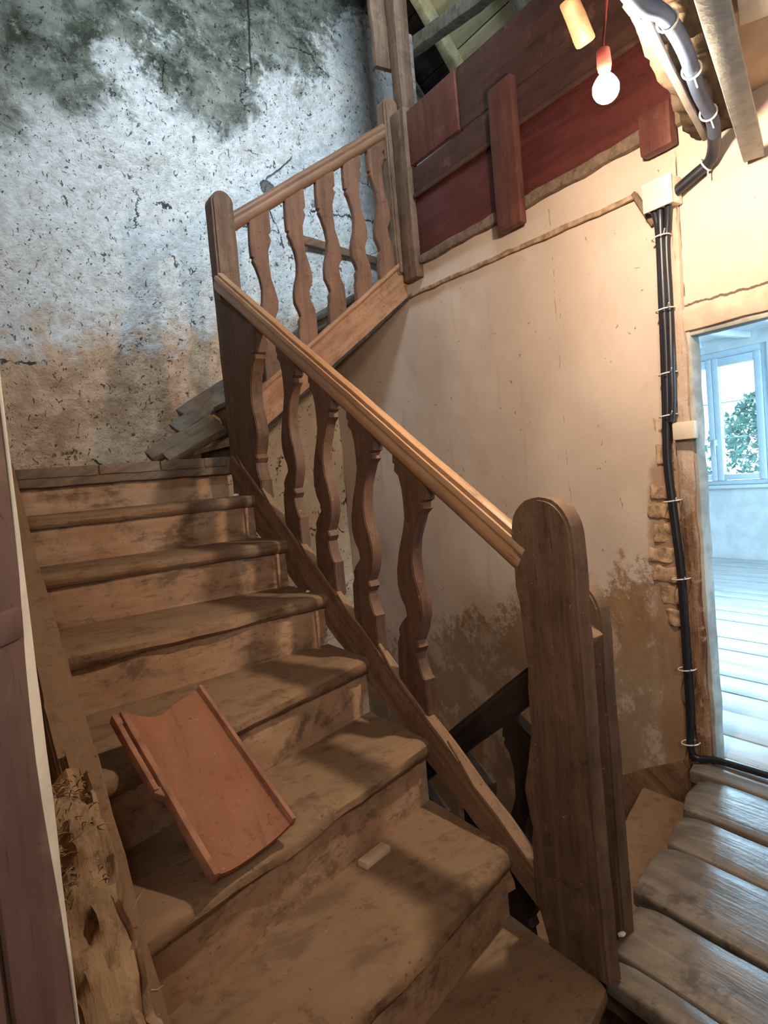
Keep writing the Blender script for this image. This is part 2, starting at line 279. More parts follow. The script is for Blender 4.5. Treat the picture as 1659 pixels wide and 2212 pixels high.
M['bulb'] = em.done((1, 0.9, 0.75), 0.3)

# ------------------------------------------------------------------ mesh helpers
def nz(p, s, seed=0.0):
    return noise.noise(Vector((p[0]*s+seed, p[1]*s+seed*1.7, p[2]*s-seed)))
def rough_up(bm, amp, s=9.0, seed=0.0):
    for v in bm.verts:
        p = v.co
        v.co = p+Vector((nz(p, s, seed), nz(p, s, seed+11.3), nz(p, s, seed+23.1)))*amp + Vector((nz(p, s*3, seed+5), nz(p, s*3, seed+16), nz(p, s*3, seed+31)))*amp*0.4
def cut(bm, seg):
    for ax in range(3):
        lo = min(v.co[ax] for v in bm.verts); hi = max(v.co[ax] for v in bm.verts)
        n = int((hi-lo)/seg)
        no = Vector((0, 0, 0)); no[ax] = 1
        for k in range(1, n+1):
            co = Vector((0, 0, 0)); co[ax] = lo+(hi-lo)*k/(n+1)
            bmesh.ops.bisect_plane(bm, geom=bm.verts[:]+bm.edges[:]+bm.faces[:], plane_co=co, plane_no=no)
def boxm(lo, hi, bev=0.006, seg=None, amp=0.0, s=9.0, seed=0.0, bseg=2):
    bm = bmesh.new()
    lo = Vector(lo); hi = Vector(hi)
    bmesh.ops.create_cube(bm, size=1.0)
    for v in bm.verts: v.co = Vector((lo[i]+(v.co[i]+0.5)*(hi[i]-lo[i]) for i in range(3)))
    if bev: bmesh.ops.bevel(bm, geom=bm.edges[:], offset=min(bev, 0.45*min(hi-lo)), segments=bseg, affect='EDGES', profile=0.5)
    if seg: cut(bm, seg)
    if amp: rough_up(bm, amp, s, seed)
    return bm
def beamm(a, b, wd, ht, up=(0, 0, 1), **k):
    """bar from a to b: width wd across, height ht along up"""
    a = Vector(a); b = Vector(b); d = b-a; L = d.length; d.normalize()
    x = d.cross(Vector(up)).normalized(); u = x.cross(d).normalized()
    bm = boxm((0, -wd/2, -ht/2), (L, wd/2, ht/2), **k)
    mt = Matrix((d, -x, u)).transposed().to_4x4(); mt.translation = a
    bmesh.ops.transform(bm, matrix=mt, verts=bm.verts)
    return bm
def prism(pts, axis, lo, hi, bev=0.0, seg=None, amp=0.0, s=9.0, seed=0.0):
    """closed outline pts (two coordinates), pushed along axis from lo to hi"""
    bm = bmesh.new()
    def V(p, t):
        return {0: (t, p[0], p[1]), 1: (p[0], t, p[1]), 2: (p[0], p[1], t)}[axis]
    a = [bm.verts.new(V(p, lo)) for p in pts]; b = [bm.verts.new(V(p, hi)) for p in pts]
    n = len(pts)
    fa = bm.faces.new(a); fb = bm.faces.new(b[::-1])
    for i in range(n): bm.faces.new((a[i], b[i], b[(i+1) % n], a[(i+1) % n])[::-1])
    bmesh.ops.recalc_face_normals(bm, faces=bm.faces[:])
    if bev:
        es = list({e for f in (fa, fb) for e in f.edges})
        bmesh.ops.bevel(bm, geom=es, offset=bev, segments=2, affect='EDGES')
    if seg: cut(bm, seg)
    if amp: rough_up(bm, amp, s, seed)
    return bm
def tube(path, r, sides=12, cap=True):
    bm = bmesh.new(); P = [Vector(p) for p in path]; rings = []
    n = len(P); up = None
    for i, p in enumerate(P):
        t = (P[min(i+1, n-1)]-P[max(i-1, 0)]).normalized()
        if up is None: up = t.cross(Vector((0.31, 0.52, 0.8))).normalized()
        up = (up-t*up.dot(t)).normalized(); side = t.cross(up)
        rad = r[i] if isinstance(r, (list, tuple)) else r
        rings.append([bm.verts.new(p+(up*math.cos(2*math.pi*k/sides)+side*math.sin(2*math.pi*k/sides))*rad) for k in range(sides)])
    for a, b in zip(rings, rings[1:]):
        for k in range(sides): bm.faces.new((a[k], a[(k+1) % sides], b[(k+1) % sides], b[k]))
    if cap: bm.faces.new(rings[0][::-1]); bm.faces.new(rings[-1])
    bmesh.ops.recalc_face_normals(bm, faces=bm.faces[:])
    return bm
def smooth_path(pts, n=6):
    P = [Vector(p) for p in pts]; out = []
    for i in range(len(P)-1):
        p0 = P[max(i-1, 0)]; p1 = P[i]; p2 = P[i+1]; p3 = P[min(i+2, len(P)-1)]
        for k in range(n):
            t = k/n
            out.append(0.5*((2*p1)+(p2-p0)*t+(2*p0-5*p1+4*p2-p3)*t*t+(3*p1-p0-3*p2+p3)*t**3))
    out.append(P[-1]); return out
def ell(c, rad, sub=2, amp=0.0, s=20, seed=0):
    bm = bmesh.new(); bmesh.ops.create_icosphere(bm, subdivisions=sub, radius=1)
    for v in bm.verts: v.co = Vector((v.co[i]*rad[i]+c[i] for i in range(3)))
    if amp: rough_up(bm, amp, s, seed)
    return bm
def join(*bms):
    out = bms[0]
    for b in bms[1:]:
        me = bpy.data.meshes.new('t'); b.to_mesh(me); b.free(); out.from_mesh(me); bpy.data.meshes.remove(me)
    return out
def obj(name, bm, mat, parent=None, smooth=True, org=None):
    """one mesh object; world-space bmesh re-centred on its parent's (or its own) base"""
    base = Vector((0, 0, 0))
    if parent is not None:
        base = Vector(parent.get('_w', (0, 0, 0)))
    elif org is not None:
        base = Vector(org)
    bmesh.ops.translate(bm, vec=-base, verts=bm.verts)
    me = bpy.data.meshes.new(name); bm.to_mesh(me); bm.free(); me.materials.append(M[mat] if isinstance(mat, str) else mat)
    if smooth:
        me.shade_smooth()
        try: me.set_sharp_from_angle(angle=math.radians(38))
        except Exception: pass
    o = bpy.data.objects.new(name, me); C.objects.link(o)
    if parent is not None: o.parent = parent
    else: o.location = base
    o['_w'] = tuple(base)
    return o
def thing(name, label, cat, loc, group=None):
    o = bpy.data.objects.new(name, None); C.objects.link(o); o.location = loc; o['_w'] = tuple(loc); o.empty_display_size = 0.1
    o['label'] = label; o['category'] = cat
    if group: o['group'] = group
    return o
def tag(o, label, cat, group=None):
    o['label'] = label; o['category'] = cat
    if group: o['group'] = group
    return o
def struct(name, bm, mat, parent=None, smooth=True):
    o = obj(name, bm, mat, parent, smooth)
    if parent is None: o['kind'] = 'structure'
    return o
def dup(o, dv):
    """a part copied beside its source, sharing its mesh"""
    c = o.copy(); C.objects.link(c); c.location = o.location+Vector(dv)
    return c
def wallgrid(fn, u0, u1, v0, v1, du, dv, hole=None, thick=0.15, amp=0.01, s=2.0, seed=0.0, ax=1):
    bm = bmesh.new()
    us = [u0+(u1-u0)*i/round((u1-u0)/du) for i in range(round((u1-u0)/du)+1)]
    vs = [v0+(v1-v0)*i/round((v1-v0)/dv) for i in range(round((v1-v0)/dv)+1)]
    if hole:
        for t in hole[:2]:
            if u0 < t < u1: us[min(range(len(us)), key=lambda i: abs(us[i]-t))] = t
        for t in hole[2:]:
            if v0 < t < v1: vs[min(range(len(vs)), key=lambda i: abs(vs[i]-t))] = t
    g = []
    for u in us:
        row = []
        for v in vs:
            p = Vector(fn(u, v)); d = amp*(nz(p, s, seed)+0.45*nz(p, s*3.1, seed+4)+0.2*nz(p, s*9, seed+8))
            p[ax] += d; row.append(bm.verts.new(p))
        g.append(row)
    for i in range(len(us)-1):
        for j in range(len(vs)-1):
            if hole and us[i] >= hole[0]-1e-6 and us[i+1] <= hole[1]+1e-6 and vs[j] >= hole[2]-1e-6 and vs[j+1] <= hole[3]+1e-6: continue
            bm.faces.new((g[i][j], g[i+1][j], g[i+1][j+1], g[i][j+1]))
    loose = [v for v in bm.verts if not v.link_faces]
    bmesh.ops.delete(bm, geom=loose, context='VERTS')
    r = bmesh.ops.extrude_face_region(bm, geom=bm.faces[:])
    vec = Vector((0, 0, 0)); vec[ax] = thick
    bmesh.ops.translate(bm, vec=vec, verts=[e for e in r['geom'] if isinstance(e, bmesh.types.BMVert)])
    bmesh.ops.recalc_face_normals(bm, faces=bm.faces[:])
    return bm

# ------------------------------------------------------------------ the setting
XW = 2.15
struct('wall_far', wallgrid(lambda u, v: (u, 3.45, v), -0.95, 5.1, -2.4, 6.2, 0.05, 0.05, thick=0.35, amp=0.045, s=1.9, seed=3.0, ax=1), 'far')
wr = struct('wall_right', wallgrid(lambda u, v: (XW, u, v), -1.6, 3.43, -2.4, 2.62, 0.04, 0.04, hole=(-0.22, 0.76, 0.2, 1.87), thick=0.055, amp=0.006, s=2.2, seed=9.0, ax=0), 'beige')
# broken bricks where the plaster has gone beside the post
for k, (y, z, dy, dz) in enumerate([(0.885, 1.27, 0.11, 0.07), (0.89, 1.19, 0.13, 0.075), (0.88, 1.10, 0.12, 0.085), (0.895, 1.015, 0.13, 0.07), (0.885, 0.935, 0.12, 0.075), (0.87, 0.85, 0.09, 0.08), (0.865, 1.42, 0.08, 0.09), (0.868, 1.54, 0.07, 0.08), (0.865, 0.76, 0.08, 0.08)]):
    obj('brick', boxm((XW-0.007, y-dy/2, z-dz/2+0.007), (XW+0.03, y+dy/2, z+dz/2-0.007), 0.006, 0.022, 0.013, 17, k*3.3), 'stone', wr)
# strip of old trunking under the upper floor, end piece, lintel crack
tr = struct('trim_1', beamm((XW-0.012, 2.44, 2.475), (XW-0.012, 0.90, 2.435), 0.018, 0.022, bev=0.004, seg=0.06, amp=0.006, s=11, seed=2), 'trunk')
obj('end_piece', beamm((XW-0.016, 0.915, 2.45), (XW-0.016, 0.835, 2.30), 0.02, 0.022, up=(1, 0, 0), bev=0.004, seg=0.05, amp=0.004), 'greyx', tr)
lt = struct('trim_2', boxm((XW-0.012, -0.3, 1.872), (XW+0.055, 0.765, 1.955), 0.006, 0.06, 0.004, 7, 5), 'postlime')
# red flakes of paint stuck to the plaster are left to the material; timber post with bare foot
ps = struct('trim_3', boxm((XW-0.020, 0.742, 0.19), (XW+0.05, 0.806, 2.44), 0.012, 0.04, 0.010, 9, 1), 'postmix')
d1 = struct('door_1', boxm((XW-0.002, 0.728, 0.2), (XW+0.058, 0.752, 1.872), 0.004, 0.05, 0.005, 9, 3), 'jamb')
obj('head_lining', boxm((XW+0.0, -0.22, 1.852), (XW+0.058, 0.735, 1.873), 0.004, 0.09, 0.003, 5, 4), 'jamb', d1)
obj('threshold', boxm((XW-0.02, -0.22, 0.165), (XW+0.07, 0.735, 0.203), 0.006, 0.08, 0.004, 7, 8), 'plank', d1)

# hall floor: wide worn boards running along the stair, ends on a slanting line
fl = struct('floor', prism([(0.99, -1.6), (2.14, -1.6), (2.14, 0.72), (0.99, 0.27)], 2, 0.06, 0.147, 0), 'dark')
planks = [(0.965, 1.045, 0.345), (1.052, 1.262, 0.425), (1.278, 1.545, 0.53), (1.56, 1.755, 0.60), (1.772, 2.02, 0.69), (2.034, 2.135, 0.80)]
for k, (x0, x1, ye) in enumerate(planks):
    bm = boxm((x0, -1.6, 0.148), (x1, ye, 0.2+random.uniform(-0.004, 0.005)), 0.007, 0.05, 0.0)
    for v in bm.verts:
        p = v.co; mid = (x0+x1)/2
        p.y += (p.x-mid)*0.36*max(0, min(1, (p.y-ye+0.5)/0.5)) + 0.012*nz(p, 13, k)*(p.y > ye-0.12)
        e = abs(p.x-mid)/((x1-x0)/2)
        if p.z > 0.18: p.z -= 0.005*e**6 + 0.010*max(0, (p.y-ye+0.07)/0.07)**2 - 0.003*nz(p, 8, k)
    obj('plank', bm, 'plank', fl)
f2 = struct('floor_lower', boxm((-0.9, -1.8, -0.12), (0.94, -0.12, 0.0), 0, None), 'dark')
f3 = struct('floor_below', boxm((-0.9, -2.0, -2.5), (4, 3.45, -2.4), 0, None), 'dark')  # unseen floor of the storey below, put in to stop sky light

# hall ceiling and the slanting trimmer beam
ce = struct('ceiling', prism([(-0.9, -1.8), (2.15, -1.8), (2.15, 0.56), (-0.9, -0.65)], 2, 2.60, 2.68, 0), 'ceil')
obj('batten_block', beamm((1.60, 0.18, 2.585), (1.72, 0.235, 2.585), 0.07, 0.05, bev=0.005, seg=0.05, amp=0.003), 'white', ce)
bt = thing('ceiling_beam', 'rough plaster-caked ceiling beam that carries the grey conduit above the doorway', 'beam', (XW, 0.62, 2.5))
obj('timber', beamm((2.15, 0.585, 2.615), (0.05, -0.250, 2.615), 0.175, 0.20, bev=0.03, seg=0.03, amp=0.020, s=12, seed=4), 'beam', bt)
gb = thing('grey_batten', 'narrow grey metal batten running below the ceiling to the right of the beam', 'batten', (2.13, 0.47, 2.38))
obj('strip', beamm((2.13, 0.455, 2.385), (0.6, -0.17, 2.40), 0.062, 0.022, bev=0.003, seg=0.15, amp=0.002), 'metalboard', gb)
obj('lip', beamm((2.13, 0.482, 2.392), (0.6, -0.143, 2.407), 0.010, 0.034, bev=0.002), 'metalboard', gb)
obj('hanger', beamm((1.2, 0.08, 2.40), (1.2, 0.08, 2.60), 0.02, 0.02, up=(1, 0, 0), bev=0.002), 'metalboard', gb)

# other walls of hall and attic, outside the frame, added to keep the sky out
struct('wall_left', boxm((-1.05, -1.95, -2.4), (-0.90, 3.45, 6.2), 0, None), 'riser')
struct('wall_near', boxm((-1.05, -2.0, -2.4), (2.2, -1.85, 2.6), 0, None), 'riser')
struct('wall_attic_near', boxm((-1.05, -2.0, 2.66), (5.2, -1.85, 6.2), 0, None), 'rafter')
struct('wall_attic_right', boxm((5.0, -1.95, 2.64), (5.15, 3.45, 6.2), 0, None), 'rafter')
struct('ceiling_attic', boxm((-1.05, -2.0, 6.1), (5.2, 3.8, 6.2), 0, None), 'rafter')
# room beyond the doorway
bf = struct('floor_back', boxm((2.215, -1.6, 0.08), (6.85, 5.0, 0.158), 0, None), 'dark')
xs = 2.22
k = 0
while xs < 6.68:
    wd = 0.20+0.05*((k*7) % 4)/3; x1 = min(xs+wd, 6.69)
    obj('plank', boxm((xs+0.003, -1.6, 0.158), (x1-0.003, 5.0, 0.2+0.003*math.sin(k*2.1)), 0.004, None), 'backplank', bf); xs = x1; k += 1
struct('wall_back', wallgrid(lambda u, v: (6.70, u, v), -1.6, 5.0, 0.15, 2.62, 0.12, 0.12, hole=(2.66, 3.80, 1.0, 2.43), thick=0.3, amp=0.012, s=2, seed=2, ax=0), 'backwall')
struct('wall_back_side', boxm((2.215, 4.9, 0.1), (6.7, 5.05, 2.62), 0, None), 'backwall')
struct('wall_near_side', boxm((2.215, -1.75, 0.1), (6.7, -1.6, 2.62), 0, None), 'backwall')
cb = struct('ceiling_back', boxm((2.215, -1.8, 2.56), (7.0, 5.0, 2.64), 0, None), 'backwall')
obj('header_beam', boxm((5.0, -1.6, 2.42), (5.16, 5.0, 2.565), 0.01, None), 'backwall', cb)
for k in range(9):
    obj('joist', boxm((2.22, 0.2+0.52*k, 2.50), (6.7, 0.27+0.52*k, 2.565), 0.006, None), 'backwall', cb)
w1 = struct('window_1', join(boxm((6.72, 2.66, 1.0), (6.80, 2.72, 2.43), 0.006), boxm((6.72, 3.74, 1.0), (6.80, 3.80, 2.43), 0.006), boxm((6.724, 2.70, 1.0), (6.796, 3.76, 1.05), 0.004), boxm((6.724, 2.70, 2.36), (6.796, 3.76, 2.43), 0.004)), 'pvc')
for y0, y1 in ((2.725, 3.228), (3.232, 3.735)):
    fr = obj('sash', join(boxm((6.69, y0, 1.05), (6.76, y0+0.065, 2.36), 0.006), boxm((6.69, y1-0.065, 1.05), (6.76, y1, 2.36), 0.006), boxm((6.694, y0+0.05, 1.055), (6.756, y1-0.05, 1.115), 0.004), boxm((6.694, y0+0.05, 2.27), (6.756, y1-0.05, 2.355), 0.004)), 'pvc', w1)
    obj('pane', boxm((6.715, y0+0.06, 1.11), (6.723, y1-0.06, 2.28), 0), 'glass', fr)
    for zz in (1.50, 1.88):
        obj('glazing_bar', boxm((6.724, y0+0.06, zz), (6.736, y1-0.06, zz+0.010), 0.002), 'pvc', fr)
obj('handle', join(boxm((6.665, 3.215, 1.43), (6.692, 3.245, 1.50), 0.006), boxm((6.655, 3.222, 1.34), (6.67, 3.24, 1.49), 0.005)), 'pvc', w1)
obj('sill', boxm((6.64, 2.62, 0.965), (6.74, 3.84, 1.0), 0.006), 'pvc', w1)

# attic: roof boards and rafters over the upper stair
def cut_y(bm, lo, hi):
    for v in bm.verts:
        if hi is not None: v.co.y = min(v.co.y, hi)
        if lo is not None: v.co.y = max(v.co.y, lo)
RD = Vector((0.62, 0, -0.78)).normalized()
def roofpt(s, y, lift=0.0):
    return Vector((3.25, y, 4.32))+RD*s+Vector((0.78, 0, 0.62))*lift
rf = struct('roof', beamm(roofpt(-1.6, 3.47, 0.13), roofpt(-1.6, -1.0, 0.13), 0.02, 0.02), 'rafter')
for k in range(17):
    s = -1.6+0.19*k
    a = roofpt(s, 3.46, 0.06); b = roofpt(s, 0.2, 0.06)
    c = boxm((-0.092, 0.2, -0.011), (0.092, 3.46, 0.011), 0.004)
    mt = Matrix((RD, Vector((0, 1, 0)), Vector((0.78, 0, 0.62)))).transposed().to_4x4(); mt.translation = roofpt(s, 0, 0.06)
    bmesh.ops.transform(c, matrix=mt, verts=c.verts)
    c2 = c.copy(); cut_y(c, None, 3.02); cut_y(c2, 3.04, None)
    obj('plank', c, 'roof', rf); obj('plank', c2, 'darkroof', rf)  # near-black set: darkness of the unboarded gap put into the colour
for y in (3.02, 2.35, 1.7, 1.05):
    obj('rafter', beamm(roofpt(-1.7, y), roofpt(1.6, y), 0.07, 0.11, up=(0.78, 0, 0.62), bev=0.008, seg=0.2, amp=0.006), 'roof' if y > 3 else 'rafter', rf)
obj('purlin', beamm((2.95, 3.40, 4.60), (2.80, 2.0, 4.26), 0.09, 0.10, bev=0.012, seg=0.12, amp=0.008), 'rafter', rf)

# ------------------------------------------------------------------ lower flight
yR = [0.31, 0.60, 0.935, 1.26, 1.535, 1.853, 2.162, 2.471]
yL = [-0.05, 0.28, 0.60, 0.91, 1.40, 1.83, 2.16, 2.471]
def treadm(x0, x1, yl, yr, yl2, yr2, zt, th, seed, wear=0.014, flip=False):
    """tread swept along its nosing: rounded nose, dished by feet"""
    nu = 26; prof = [(0.06, -th), (0.012, -th), (0.002, -th*0.8), (-0.002, -th*0.5), (0.003, -th*0.2), (0.014, -0.004), (0.03, 0.0), (0.08, 0.0), (0.14, 0.0), (0.20, 0.0), (1, 0.0), (1, -th*0.9)]
    bm = bmesh.new(); rows = []
    for i in range(nu+1):
        u = i/nu; x = x0+(x1-x0)*u; ya = yl+(yr-yl)*u; yb = yl2+(yr2-yl2)*u+0.035
        wv = math.sin(math.pi*min(1, max(0, (u-0.02)/0.9)))**1.5
        row = []
        for (d, z) in prof:
            y = ya+d if d < 1 else yb
            zz = zt+z
            p = Vector((x, y, zz))
            if z > -th*0.6 and d < 0.2: zz -= wear*wv*(1-d/0.2)*(0.8+0.6*nz(p, 4, seed))
            if d < 0.03: y += wear*0.9*wv*(0.5+nz(p, 6, seed))+0.004*nz(p, 26, seed)
            zz += 0.002*nz(p, 14, seed+3)
            row.append(bm.verts.new((x, y, zz)))
        rows.append(row)
    for a, b in zip(rows, rows[1:]):
        for j in range(len(prof)): bm.faces.new((a[j], b[j], b[(j+1) % len(prof)], a[(j+1) % len(prof)]))
    bm.faces.new(rows[0]); bm.faces.new(rows[-1][::-1])
    bmesh.ops.recalc_face_normals(bm, faces=bm.faces[:])
    return bm
st = thing('staircase', 'lower flight of worn dusty wooden steps climbing to the plastered end wall', 'staircase', (0.5, 0.0, 0.0))
for n in range(1, 8):
    i = n-1
    obj('tread', treadm(0.0, W, yL[i], yR[i], yL[i+1], yR[i+1], n*R, 0.052 if n > 2 else 0.06, n*3.1, 0.018 if n < 6 else 0.01), 'tread', st)
for n in range(1, 9):
    i = n-1; t = 0.022; o = 0.030
    a = (0.0, yL[i]+o); b = (W, yR[i]+o)
    bm = prism([a, b, (b[0], b[1]+t), (a[0], a[1]+t)], 2, (n-1)*R-0.03, n*R-0.05, 0)
    cut(bm, 0.06); rough_up(bm, 0.004, 6, n)
    obj('riser', bm, 'riser', st)
    if 3 <= n <= 7:      # little upright fillet in the corner of riser and string
        obj('fillet', boxm((W-0.05, yR[i]+0.012, (n-1)*R), (W-0.036, yR[i]+0.03, n*R-0.055), 0.003), 'riser', st)
# landing: laminated nosing beam, boards behind
ld = obj('landing_edge', boxm((-0.06, 2.462, 1.515), (W+0.04, 2.58, 1.598), 0.010, 0.05, 0.005, 9, 2), 'greyx', st)
for k, (x0, x1) in enumerate(((0.0, 0.33), (0.335, 0.60), (0.605, 0.81), (0.815, 0.93))):
    obj('edge_strip', boxm((x0, 2.455, 1.555), (x1, 2.475, 1.600), 0.004, 0.05, 0.003, 12, k), 'greyx', ld)
for k in range(4):
    y = 2.585+0.205*k
    obj('landing_board', boxm((-0.06, y, 1.55), (1.06, y+0.198, 1.596), 0.005, 0.15, 0.003, 6, k+20), 'tread', st)
sl = R/G
def strpoly(y0, z0, y1, z1, h): return [(y0, z0-h), (y1, z1-h), (y1, z1), (y0, z0)]
bm = prism([(0.36, 0.19), (2.44, 1.36), (2.44, 1.60), (2.40, 1.60), (0.34, 0.265)], 0, W, W+0.048, 0.004, 0.07, 0.005, 9, 8)
obj('string_board', bm, 'string', st)
for k, (y0, y1, up) in enumerate(((0.36, 0.86, 0.004), (0.80, 1.22, 0.016), (1.16, 1.52, 0.010), (1.46, 1.80, 0.018), (1.74, 2.10, 0.008), (2.05, 2.40, 0.014))):
    z = lambda y: 0.278+0.648*(y-0.36)
    bm = beamm((W+0.016, y0, z(y0)+up*0.2), (W+0.012, y1, z(y1)+up), 0.034, 0.020, bev=0.006, seg=0.05, amp=0.004, s=11, seed=k*5)
    tip = Vector((W+0.012, y1, z(y1)+up))
    for v in bm.verts:                     # splintered, tapering upper ends
        t = max(0, 1-(tip-v.co).length/0.14)
        v.co.x += (W+0.012-v.co.x)*t*0.75; v.co.z += 0.012*t
    obj('capping', bm, 'string', st)
bm = prism([(0.86, 0.55), (2.46, 1.44), (2.46, 1.64), (1.85, 1.255), (1.40, 1.05), (0.93, 0.86), (0.86, 0.82)], 0, -0.085, 0.0, 0.006, 0.08, 0.004, 8, 3)
obj('wall_string', bm, 'string', st)
bm = prism([(-0.10, -0.1), (0.30, -0.1), (0.90, 0.55), (0.94, 0.885), (0.60, 0.665), (0.28, 0.465), (-0.10, 0.24)], 0, -0.07, 0.0, 0.006, 0.08, 0.004, 8, 3)
obj('wall_string', bm, 'string', st)

# rotten timber beside the bottom steps
rt = thing('rotten_timber', 'crumbling timber curb with a frayed top end beside the lowest steps', 'timber', (-0.1, 0.4, 0.2))
bm = prism([(-0.25, 0.0), (0.72, 0.45), (0.80, 0.60), (0.815, 0.86), (0.79, 0.895), (0.55, 0.815), (0.25, 0.70), (-0.05, 0.585), (-0.25, 0.51)], 0, -0.143, -0.042, 0.012, 0.014, 0.0)
for v in bm.verts:
    p = v.co.copy(); a = 0.030 if p.y < 0.72 else 0.012
    v.co += Vector((nz(p, 11, 1), nz(p, 11, 7), nz(p, 11, 13)))*a*0.7
    if p.z > 0.3: v.co.z -= 0.040*max(0, nz((p.x*1.6, p.y*0.45, p.z), 26, 21))+0.016*max(0, nz((p.x, p.y*0.8, p.z), 60, 2))
obj('log', bm, 'rough', rt)
bms = []
for k in range(150):
    y = random.uniform(0.50, 0.78); x = random.uniform(-0.14, -0.05); z = 0.592+0.375*y+random.uniform(-0.008, 0.004)
    L = random.uniform(0.02, 0.045); an = random.uniform(-0.7, 0.9)
    d = Vector((math.sin(an)*L, -math.cos(an)*L*0.8, random.uniform(0.0, 0.016)))
    a = Vector((x, y, z)); bms.append(tube([a, a+d*0.5+Vector((0, 0, 0.004)), a+d], [0.0016, 0.0013, 0.0004], 4))
for (y, z, dx, dz) in ((0.42, 0.765, 0.03, 0.03), (0.37, 0.745, 0.022, 0.035), (0.30, 0.72, 0.02, -0.01)):
    a = Vector((-0.045, y, z)); bms.append(tube([a, a+Vector((dx*0.5, 0.004, dz*0.7)), a+Vector((dx, 0.012, dz))], [0.002, 0.0014, 0.0005], 4))
fr = obj('frayed_fibres', join(*bms), 'fibre', rt); fr['kind'] = 'stuff'

# ------------------------------------------------------------------ balustrades
LB = [(1.002, 1.56), (1.014, 1.472), (1.004, 1.467), (1.010, 1.446), (0.988, 1.428), (0.977, 1.387), (0.975, 1.342), (0.976, 1.297), (0.993, 1.251), (1.022, 1.192), (1.042, 1.132), (1.046, 1.084), (1.035, 1.044), (1.013, 1.011), (1.009, 0.985), (1.044, 0.957), (1.062, 0.936), (1.060, 0.915), (1.077, 0.888), (1.081, 0.839), (1.085, 0.79), (1.082, 0.752)]
RB = [(0.838, 1.455), (0.850, 1.40), (0.862, 1.352), (0.880, 1.345), (0.872, 1.325), (0.898, 1.308), (0.917, 1.275), (0.942, 1.229), (0.954, 1.172), (0.950, 1.116), (0.933, 1.072), (0.924, 1.033), (0.925, 0.993), (0.942, 0.946), (0.966, 0.910), (0.955, 0.890), (0.972, 0.870), (0.967, 0.837), (0.950, 0.799), (0.938, 0.79), (0.943, 0.766), (0.940, 0.664)]
low = thing('balustrade', 'balustrade of the lower flight with smooth orange-brown handrail and wavy sawn balusters', 'balustrade', (0.96, 0.4, 0.2))
railz = lambda y: 1.252+0.643*(y-0.55)
b0 = obj('baluster', prism(LB+RB[::-1], 0, W+0.004, W+0.046, 0.003), 'bal', low)
for k in (1, 2, 3):
    dup(b0, (0.0, 0.259*k, 0.1685*k))
# flat half baluster nailed to the newel at the head of the flight
HB = [(y+1.145, z+0.1685*4) for y, z in RB]
obj('half_baluster', prism([(2.40, 2.36)]+HB+[(2.40, 1.60)], 0, W+0.004, W+0.062, 0.004), 'bal', low)
def railm(a, b, wd, ht):
    """moulded handrail: rounded top, groove along each side"""
    prof = []
    for i in range(13):
        t = math.pi*i/12; q = 1.0 if i not in (3, 9) else 0.72
        prof.append((math.cos(t)*wd/2*q, ht*0.16+math.sin(t)*ht*0.34*q))
    prof += [(-wd/2*0.86, ht*0.08), (-wd/2*0.86, ht*0.02), (-wd/2*0.96, -ht*0.05), (-wd/2*0.94, -ht*0.26), (-wd/2*0.7, -ht*0.42), (-wd/2*0.45, -ht*0.5), (wd/2*0.45, -ht*0.5), (wd/2*0.7, -ht*0.42), (wd/2*0.94, -ht*0.26), (wd/2*0.96, -ht*0.05), (wd/2*0.86, ht*0.02), (wd/2*0.86, ht*0.08)]
    a = Vector(a); b = Vector(b); d = (b-a).normalized(); x = d.cross(Vector((0, 0, 1))).normalized(); u = x.cross(d)
    bm = bmesh.new(); rows = []
    for i in range(21):
        c = a.lerp(b, i/20)+u*0.003*nz((i*0.7, 0, 0), 1, 2)
        rows.append([bm.verts.new(c+x*p[0]+u*p[1]) for p in prof])
    for p, q in zip(rows, rows[1:]):
        for j in range(len(prof)): bm.faces.new((p[j], q[j], q[(j+1) % len(prof)], p[(j+1) % len(prof)]))
    bm.faces.new(rows[0]); bm.faces.new(rows[-1][::-1]); bmesh.ops.recalc_face_normals(bm, faces=bm.faces[:])
    return bm
obj('handrail', railm((0.958, 0.47, railz(0.47)), (0.97, 2.41, railz(2.41)), 0.062, 0.088), 'rail', low)
# bottom newel: thick plank, arched top, wavy rear edge near its foot
arch = [(0.50-0.0, 1.245)]+[(0.405+0.095*math.cos(t), 1.265+0.085*math.sin(t)) for t in [math.pi*i/14 for i in range(0, 15)]]
prof = [(0.515, 0.30), (0.515, 0.47), (0.505, 0.50), (0.515, 0.53), (0.528, 0.60), (0.505, 0.68), (0.488, 0.76), (0.487, 0.88), (0.482, 0.93), (0.488, 1.0), (0.492, 1.09), (0.500, 1.13), (0.502, 1.245)]+arch[1:]+[(0.310, 1.20), (0.312, 0.60), (0.302, 0.20), (0.48, 0.20)]
bm = prism(prof, 0, 0.930, 0.986, 0.007, 0.07, 0.0)
rough_up(bm, 0.0035, 10, 4)
obj('newel_post', bm, 'newel', low)
# head newel on the landing
def round_post(x0, x1, y0, y1, z0, z1, **k):
    r = (x1-x0)/2; cx = (x0+x1)/2
    pr = [(x0, z0), (x1, z0)]+[(cx+r*math.cos(t), z1-r+r*math.sin(t)) for t in [math.pi*i/12 for i in range(13)]]
    return prism(pr, 1, y0, y1, 0.010, 0.09, 0.003, 8, 2)
obj('newel_post', round_post(0.965, 1.078, 2.40, 2.505, 1.46, 2.895), 'newel', low)

